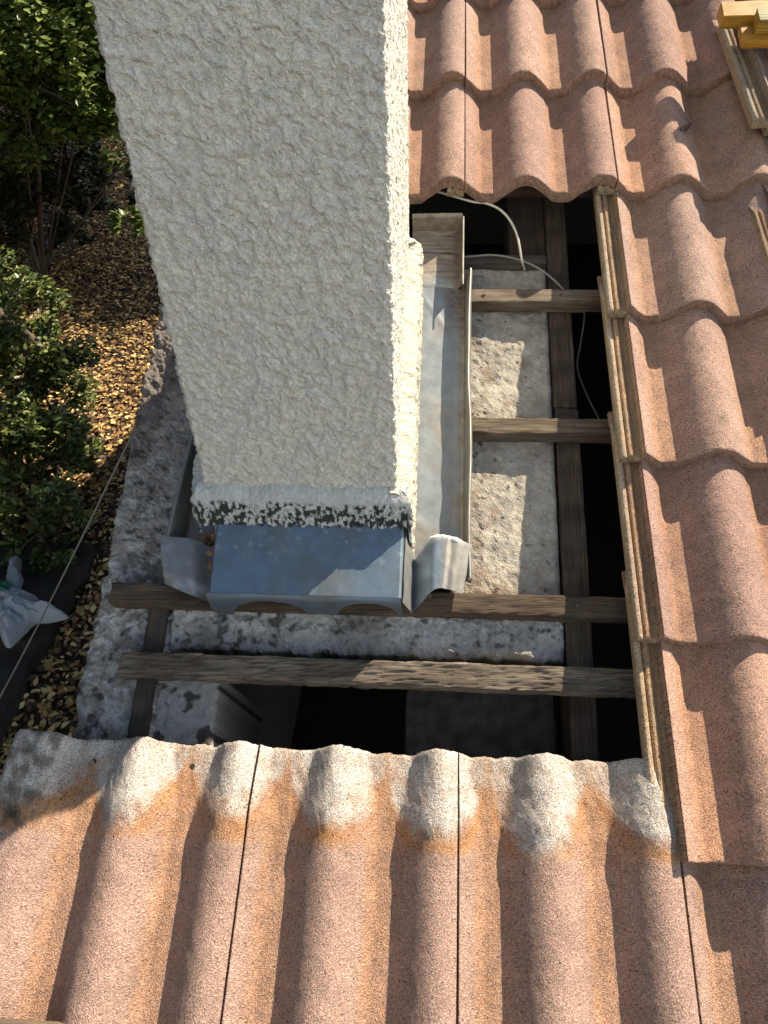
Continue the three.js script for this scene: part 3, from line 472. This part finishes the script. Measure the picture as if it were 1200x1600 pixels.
// ------------------------------------------------------------------ cables
function tube(pts, r, seg = 60) { const c = new THREE.CatmullRomCurve3(pts.map(([x, n, s]) => new THREE.Vector3(x, n, -s))); return new THREE.TubeGeometry(c, seg, r, 8, false); }
const cab1 = roofThing('cable', 'white cable hanging from behind the chimney below the upper tiles', 'cable', [0.3, 0, 0.9]);
part('sheath', tube([[0.15, -0.02, 0.985], [0.194, -0.004, 0.962], [0.235, 0, 0.951], [0.285, 0.002, 0.930], [0.322, 0, 0.918], [0.347, 0.001, 0.913], [0.375, 0.001, 0.895], [0.394, -0.003, 0.872], [0.409, -0.01, 0.838], [0.421, -0.04, 0.80], [0.432, -0.085, 0.815]], 0.0025, 90), M.cable, cab1);
const cab2 = roofThing('cable', 'grey cable looping over the slab top and under the upper batten into the dark', 'cable', [0.45, -0.06, 0.75]);
part('sheath', tube([[0.285, -0.07, 0.835], [0.311, -0.062, 0.829], [0.36, -0.06, 0.832], [0.404, -0.06, 0.824], [0.440, -0.06, 0.808], [0.472, -0.062, 0.785], [0.505, -0.066, 0.748], [0.528, -0.088, 0.725], [0.553, -0.11, 0.725], [0.562, -0.15, 0.735], [0.553, -0.16, 0.68], [0.546, -0.17, 0.63], [0.565, -0.18, 0.565], [0.60, -0.22, 0.52]], 0.0021, 110), M.greyCable, cab2);
{ const a = seen(214, 664, 1.62), b = seen(-60, 1200, 2.35), o = thing('wire', 'thin pale wire running from the roof edge down over the garden', 'wire', a);
  const mid = a.clone().lerp(b, 0.5); mid.y -= 0.012; const g = new THREE.TubeGeometry(new THREE.CatmullRomCurve3([a, mid, b]), 24, 0.0021, 7); g.translate(-a.x, -a.y, -a.z); const m = new THREE.Mesh(g, M.greyCable); m.name = 'strand'; m.castShadow = true; o.add(m); }

// ------------------------------------------------------------------ loose tiles and yellow timber, upper right
const looseGrey = tileGeometry({ seed: 31, worn: 1, tone: [0.78, 0.84, 0.92] }), looseDark = tileGeometry({ seed: 33, worn: 1, tone: [0.55, 0.5, 0.46] });
function loose(geo, label, x, n, s, yaw, roll = 0, pitch = 0) { const t = roofThing('loose_tile', label, 'roof tile', [x, n, s]); const m = new THREE.Mesh(geo, M.tile); m.name = 'tile_body'; m.castShadow = m.receiveShadow = true; t.add(m); t.rotateY(yaw); t.rotateZ(roll); t.rotateX(pitch); return t; }
const short = looseGrey.clone(); short.scale(1, 1, 0.88);
loose(tg[1], 'loose roof tile lying lowest in the pile under the yellow timber', 0.925, 0.046, 1.02, 0.02, 0.0);
loose(short, 'greyish loose roof tile on top of the pile under the yellow timber', 0.884, 0.080, 1.0, 0.035, 0.0, 0);
[0.05, 0.095, 0.14, 0.185, 0.23].forEach((n, i) => { loose(tg[(i + 1) % 4], ['lowest tile', 'second tile up', 'middle tile', 'fourth tile up', 'topmost tile'][i] + ' of the added unseen stack that shades the upper tiles', 1.11 + 0.01 * (i % 2), n, 1.28 + 0.008 * ((i * 3) % 4), 0.02 * (i % 3 - 1)).userData.group = 'unseen tile stack added for its shadow'; });  // stack out of view, added to shade the upper tile courses
loose(looseDark, 'dark stained loose roof tile at the right edge below the tile pile', 0.893, 0.040, 0.485, 0.03, 0.0);
const yc = (a, b) => (x, n, s, r) => mulc(mixc(a, b, sstep(-0.1, 0.3, fbm(x * 20, s * 60, n * 60, 3))), 1 + 0.4 * r);
const bar = roofThing('timber_bar', 'long yellow painted timber bar lying across the pile of loose tiles', 'timber', [0.815, 0.128, 1.275]);
part('bar_body', roughBox(0.812, 1.05, 0.128, 0.158, 1.248, 1.294, { cell: 0.006, long: 0.02, amp: 0.0004, edge: 0.0018, colour: yc([0.95, 0.56, 0.06], [0.85, 0.44, 0.04]) }), M.yellow, bar);
const blk = roofThing('timber_block', 'short yellow timber block with greenish top below the long yellow bar', 'timber', [0.86, 0.128, 1.21]);
part('block_base', roughBox(0.846, 1.0, 0.128, 0.146, 1.188, 1.240, { cell: 0.006, long: 0.02, amp: 0.0004, edge: 0.0018, colour: yc([0.9, 0.46, 0.04], [0.78, 0.36, 0.03]) }), M.yellow, blk);
part('block_top', roughBox(0.868, 1.0, 0.1465, 0.178, 1.203, 1.243, { cell: 0.006, long: 0.02, amp: 0.0004, edge: 0.0018, colour: (x, n, s, r) => (n > 0.173 ? mulc([0.55, 0.56, 0.24], 1 + r) : mulc([0.75, 0.46, 0.06], 1 + r)) }), M.yellow, blk, 'greenish worn top');

const lath = roofThing('wooden_lath', 'weathered wooden lath end lying on the tiles at the lower left corner', 'lath', [-0.3, 0.06, -0.55]);
part('lath_body', roughBox(-0.52, -0.196, 0.058, 0.074, -0.575, -0.5335, { cell: 0.004, long: 0.01, amp: 0.001, crack: 0.001, colour: wcol([0.5, 0.4, 0.3], [0.36, 0.27, 0.19], 6) }), M.wood, lath);

// ------------------------------------------------------------------ garden: bushes, litter, bags
function leafGeo(l = 1, w = 0.5) {
  const g = new THREE.BufferGeometry();
  const p = [0, 0, 0, w * 0.42, 0.06, l * 0.3, 0, -0.02, l * 0.33, -w * 0.42, 0.06, l * 0.3, w * 0.4, 0.05, l * 0.62, 0, -0.02, l * 0.66, -w * 0.4, 0.05, l * 0.62, 0, -0.1, l];
  g.setAttribute('position', new THREE.Float32BufferAttribute(p, 3)); g.setIndex([0, 2, 1, 0, 3, 2, 1, 2, 4, 2, 5, 4, 3, 6, 2, 2, 6, 5, 4, 5, 7, 6, 7, 5]); g.computeVertexNormals(); return g;
}
const leafG = leafGeo(1, 0.62);
const leafMat = new THREE.MeshPhysicalMaterial({ color: 0xffffff, roughness: 0.42, side: THREE.DoubleSide, transmission: 0 });
const litterMat = new THREE.MeshStandardMaterial({ color: 0xffffff, roughness: 0.75, side: THREE.DoubleSide });
function leaves(name, spots, mat) {
  const im = new THREE.InstancedMesh(leafG, mat, spots.length), m = new THREE.Matrix4(), q = new THREE.Quaternion(), c = new THREE.Color();
  spots.forEach((s, i) => { q.setFromEuler(new THREE.Euler(s.e[0], s.e[1], s.e[2], 'YXZ')); m.compose(s.p, q, new THREE.Vector3(s.k, s.k, s.k)); im.setMatrixAt(i, m); c.setRGB(...s.c); im.setColorAt(i, c); });
  im.name = name; im.castShadow = im.receiveShadow = true; im.userData.kind = 'stuff'; return im;
}
function bush(name, label, category, base, blobs, count, size, cols, seed, group) {
  const r = rng(seed), t = thing(name, label, category, base, group), spots = [], tw = [];
  const tot = blobs.reduce((a, b) => a + b[1] ** 2, 0);
  for (const [c, rad, squash = 1] of blobs) {
    const start = base.clone().lerp(c, 0.05), mid = base.clone().lerp(c, 0.6); mid.x += (r() - 0.5) * rad * 0.4;
    tw.push([start, mid, c.clone()]);
    const clumps = Array.from({ length: Math.max(10, Math.round(70 * rad)) }, () => { const d = new THREE.Vector3(r() - 0.5, r() - 0.5, r() - 0.5).normalize(); const k = rad * (0.55 + 0.5 * r()); return [c.clone().addScaledVector(d, k).add(new THREE.Vector3(0, d.y * k * (squash - 1), 0)), d]; });
    clumps.forEach(([p], i) => { if (i % 3 === 0) tw.push([c.clone(), c.clone().lerp(p, 0.5).add(new THREE.Vector3(0, 0.03, 0)), p]); });
    const nL = Math.round(count * rad * rad / tot);
    for (let i = 0; i < nL; i++) {
      const [p0, d] = clumps[Math.floor(r() * clumps.length)], sp = rad * 0.26 * Math.pow(r(), 0.5);
      const p = p0.clone().add(new THREE.Vector3(r() - 0.5, r() - 0.5, r() - 0.5).normalize().multiplyScalar(sp)).sub(base);
      const col = cols[Math.floor(r() * cols.length)], k = 0.75 + 0.5 * r();
      spots.push({ p, e: [-0.5 + (r() - 0.3) * 1.3, Math.atan2(d.x, d.z) + (r() - 0.5) * 2.4, (r() - 0.5) * 1.2], k: size * (0.65 + 0.6 * r()), c: mulc(col, k) });
    }
  }
  const bark = new THREE.MeshStandardMaterial({ color: new THREE.Color(0.09, 0.07, 0.05), roughness: 1 });
  const gs = tw.map((pts, i) => { const g = new THREE.TubeGeometry(new THREE.CatmullRomCurve3(pts.map((p) => p.clone().sub(base))), 8, i < blobs.length ? 0.025 : 0.006, 5); return g; });
  const tr = new THREE.Mesh(mergeGeometries(gs), bark); tr.name = 'stems'; tr.castShadow = tr.receiveShadow = true; t.add(tr);
  t.add(leaves('crown', spots, leafMat)); return t;
}
const onGround = (v) => new THREE.Vector3(v.x, GROUND, v.z);
const GREENS = [[0.065, 0.10, 0.018], [0.10, 0.145, 0.025], [0.05, 0.08, 0.016], [0.15, 0.185, 0.04]];
const LIGHTG = [[0.055, 0.085, 0.02], [0.10, 0.135, 0.03], [0.04, 0.066, 0.017], [0.17, 0.185, 0.045]];
bush('laurel_tree', 'dense sunlit dark green leafy tree in the upper left corner', 'tree', onGround(seen(-60, 60, 7.6)), [[seen(30, 60, 6.7), 0.58, 0.8], [seen(110, 105, 6.7), 0.52, 0.8], [seen(-90, 20, 7.2), 0.9], [seen(140, 20, 7.2), 0.6], [seen(40, 135, 6.4), 0.42], [seen(130, 175, 6.5), 0.26], [seen(190, 250, 6.4), 0.11], [seen(200, 345, 6.2), 0.11]], 36000, 0.066, GREENS, 5);
bush('garden_shrub', 'light green shrub with sunlit top at the left edge beside the leaf litter', 'bush', onGround(seen(10, 640, 5.2)), [[seen(5, 500, 4.9), 0.36], [seen(55, 600, 5.0), 0.36], [seen(30, 750, 4.7), 0.40], [seen(-60, 640, 4.7), 0.5], [seen(105, 700, 4.9), 0.2], [seen(70, 830, 4.5), 0.22]], 24000, 0.04, LIGHTG, 9);
bush('shade_coloured_shrub', 'added shrub with tree shade put into its near-black leaves, upper left', 'bush', onGround(seen(50, 400, 8.2)), [[seen(30, 250, 7.6), 0.42, 0.8], [seen(100, 265, 8.0), 0.4, 0.8], [seen(-20, 330, 7.4), 0.45], [seen(60, 330, 8.4), 0.36], [seen(165, 300, 8.6), 0.30], [seen(120, 390, 9.0), 0.22]], 17000, 0.06, [[0.022, 0.034, 0.01], [0.03, 0.045, 0.012], [0.04, 0.03, 0.014]], 15);  // near-black leaves: the shade under the tree is in their colour
bush('added_canopy_tree', 'added tree whose wide crown blocks skylight over the garden at left', 'tree', new THREE.Vector3(-7.5, GROUND, -2.5), [[new THREE.Vector3(-6.6, 1.2, -3.5), 1.9], [new THREE.Vector3(-6.2, 1.8, -0.6), 2.0], [new THREE.Vector3(-5.6, 1.0, 1.8), 1.8], [new THREE.Vector3(-9.5, 2.4, -8.5), 2.4], [new THREE.Vector3(-5.4, 3.1, -7.6), 1.6], [new THREE.Vector3(-4.6, 3.2, -10.0), 1.7], [new THREE.Vector3(-7.6, 3.0, -5.4), 1.6], [new THREE.Vector3(-4.9, 3.6, -4.6), 1.5], [new THREE.Vector3(-4.3, 3.8, -2.2), 1.5], [new THREE.Vector3(-3.6, 0.2, 4.2), 1.8], [new THREE.Vector3(-3.6, 3.9, 0.6), 1.5], [new THREE.Vector3(-7.0, 3.6, -11.0), 1.9]], 52000, 0.24, GREENS, 21);  // added tree; its crown keeps skylight off the garden ground
{ const blobs = []; for (let i = 0; i < 9; i++) blobs.push([new THREE.Vector3(-8.6 + 0.5 * Math.sin(i * 2.1) - 0.25 * Math.max(0, 4 - i), -0.4 + 0.4 * Math.sin(i * 1.3), -17 + i * 2.6), 1.7]);
  for (let i = 0; i < 5; i++) blobs.push([new THREE.Vector3(-5.2 + i * 2.1, -0.6, -17.5 + 0.5 * Math.sin(i * 3)), 1.6]);
  bush('added_hedge', 'added row of dark green foliage blocking horizon light from the garden', 'added_hedge', new THREE.Vector3(-8.6, GROUND, -7), blobs, 42000, 0.24, [[0.03, 0.05, 0.012], [0.045, 0.065, 0.016], [0.025, 0.04, 0.012]], 33); }  // added to keep horizon light off the garden ground
bush('shade_tree', 'large leafy tree behind the house casting dappled shade on the garden', 'tree', new THREE.Vector3(2.6, GROUND, -9.8), [[new THREE.Vector3(1.6, 3.5, -10.2), 1.3], [new THREE.Vector3(3.4, 4.9, -11.8), 1.7], [new THREE.Vector3(0.0, 3.1, -11.6), 1.4], [new THREE.Vector3(-1.4, 2.6, -13.0), 1.4], [seen(30, 810, 4.6).addScaledVector(SUN, 7.2), 0.55]], 24000, 0.16, GREENS, 13);  // last crown blob added out of view to shade the lower shrub

{ // leaf litter, one heap of uncountable leaves
  const r = rng(3), spots = [], C = [[0.36, 0.21, 0.065], [0.60, 0.40, 0.15], [0.26, 0.13, 0.045], [0.70, 0.52, 0.22], [0.10, 0.055, 0.025], [0.07, 0.042, 0.022]];
  for (let i = 0; i < 210000; i++) {
    const x = -0.5 - 5.2 * Math.pow(r(), 0.8), z = 1.6 - 15 * r(); if (x > -0.45) continue;
    spots.push({ p: new THREE.Vector3(x, GROUND + 0.05 * fbm(x * 0.8, -z * 0.8, 1, 3) + 0.012 + 0.02 * r(), z), e: [(r() - 0.5) * 0.9, r() * 6.3, (r() - 0.5) * 0.9], k: 0.022 + 0.032 * Math.pow(r(), 1.5), c: mulc(C[Math.floor(r() * 6)], 0.6 + 0.6 * r()) });
  }
  const im = leaves('leaf_litter', spots, litterMat); im.userData = { kind: 'stuff', label: 'brown fallen leaves covering the garden ground below the roof edge', category: 'leaves' }; scene.add(im);
}
// rubble sacks: crumpled bags lying flat, outlined on the ground below the roof edge
function sack(name, label, outline, y, thick, white, print, seed) {
  const pts = outline.map(([px, py]) => { const d = seen(px, py, 1).sub(camera.position), t = (y - camera.position.y) / d.y; return camera.position.clone().addScaledVector(d, t); });
  const c = pts.reduce((a, p) => a.add(p), new THREE.Vector3()).divideScalar(pts.length), t = thing(name, label, 'sack', c);
  const rim = new THREE.CatmullRomCurve3(pts, true, 'centripetal'), NU = 120, NV = 26;
  const ring = rim.getSpacedPoints(NU);
  const shell = (up) => grid(NU, NV, (u, v) => {
    const p = ring[Math.round(u * NU)], x = lerp(c.x, p.x, v), z = lerp(c.z, p.z, v);
    const f = fbm(x * 7 + seed, z * 7, seed, 3), ridge = 1 - Math.abs(noise(x * 11 + 3 * f, z * 11, seed + 2)) * 2, fold = 1 - Math.abs(noise(x * 24 + 6 * f, z * 24 - 4 * f, seed + 5)) * 2.4;
    const dome = Math.pow(1 - v * v, 0.6), n = up ? thick * dome * (0.75 + 0.5 * f + 0.28 * ridge + 0.14 * fold) : -0.3 * thick * dome;
    const gx = (x - c.x), gz = (z - c.z), green = print && gx < -0.05 + 0.1 * f && gz < -0.03 + 0.12 * f;
    return [x - c.x, n, -(z - c.z), green ? mulc([0.035, 0.22, 0.13], 1 + f) : mulc(white, 1 + 0.25 * f), x, z];
  }, !up);
  const g = mergeGeometries([shell(true), shell(false)]);
  const m = new THREE.Mesh(g, new THREE.MeshStandardMaterial({ vertexColors: true, roughness: 0.5, side: THREE.DoubleSide })); m.name = 'sack_body'; m.castShadow = m.receiveShadow = true; t.add(m);
}
sack('rubble_sack', 'white plastic rubble sack with green print on the dark garden ledge', [[-40, 915], [2, 914], [34, 927], [61, 937], [57, 953], [82, 957], [108, 965], [80, 972], [58, 974], [40, 990], [14, 1013], [4, 1002], [-2, 985], [-12, 970], [-45, 955]], -1.8, 0.13, [0.36, 0.40, 0.46], true, 2);
sack('rubble_sack', 'small pale tied plastic bag behind the printed rubble sack', [[16, 878], [30, 872], [34, 885], [32, 893], [37, 908], [30, 922], [18, 922], [10, 908], [18, 892]], -1.76, 0.07, [0.30, 0.34, 0.38], false, 5);
{ // low concrete garden wall under the eaves
  const t = thing('garden_wall', 'low dark concrete garden wall beside the house, sacks on top', 'wall', new THREE.Vector3(-2.0, GROUND, -0.8));
  const g = roughBox(-2.55, -1.62, GROUND - 0.05, -1.87, -1.6, 2.2, { cell: 0.05, amp: 0.035, edge: 0.05, freq: 9, colour: (x, n, s) => mulc([0.05, 0.045, 0.04], 1 + 1.2 * fbm(x * 5, s * 5, n * 5, 4)) });
  part('wall_body', g, M.mortar, t);
}
{ // small rusty leaves caught in the left gutter, and one curled leaf on the tiles
  const r = rng(41), t = roofThing('dead_leaves', 'rust brown dead leaves caught beside the apron left edge', 'leaves', [-0.13, -0.04, 0.165]), cols = [[0.30, 0.10, 0.05], [0.16, 0.08, 0.04], [0.36, 0.17, 0.08], [0.22, 0.17, 0.09]];
  const gs = [];
  for (let i = 0; i < 70; i++) {
    const g = leafGeo(1, 0.45 + 0.3 * r()).scale(0.015, 0.015, 0.015), c = cols[Math.floor(r() * 4)], k = r();
    g.rotateX((r() - 0.5) * 1.6); g.rotateY(r() * 6.3); g.rotateZ((r() - 0.5));
    const low = i % 6 === 0; g.translate(low ? -0.117 + 0.006 * (r() - 0.5) : lerp(-0.165, -0.113, Math.sqrt(k)), low ? -0.012 : -0.040 + 0.022 * r() * k, -(low ? 0.10 + 0.04 * r() : 0.158 + 0.016 * r()));
    const col = new Float32Array(g.attributes.position.count * 3); for (let j = 0; j < col.length; j += 3) col.set(c, j); g.setAttribute('color', new THREE.BufferAttribute(col, 3)); gs.push(g);
  }
  const m = part('leaf', mergeGeometries(gs), new THREE.MeshStandardMaterial({ vertexColors: true, roughness: 0.8, side: THREE.DoubleSide }), t); m.userData.kind = 'stuff';
  const d = roofThing('dead_leaf', 'single curled brown leaf lying on a tile roll below the yellow timber', 'leaf', [0.745, 0.055, 1.055]);
  const g = grid(8, 14, (u, v) => { const w = 0.008 * Math.sin(Math.PI * clamp(v * 0.96 + 0.02)) * (u - 0.5) * 2; return [0.745 + w * Math.cos(0.9) + (v - 0.5) * 0.026, 0.054 + 0.004 * Math.abs(u - 0.5) * 2 + 0.003 * Math.sin(v * 9), 1.055 + (v - 0.5) * 0.022 - w * 0.6, [0.09, 0.05, 0.035], u, v]; });
  part('blade', g, new THREE.MeshStandardMaterial({ vertexColors: true, roughness: 0.8, side: THREE.DoubleSide }), d);
}
renderer.render(scene, camera);
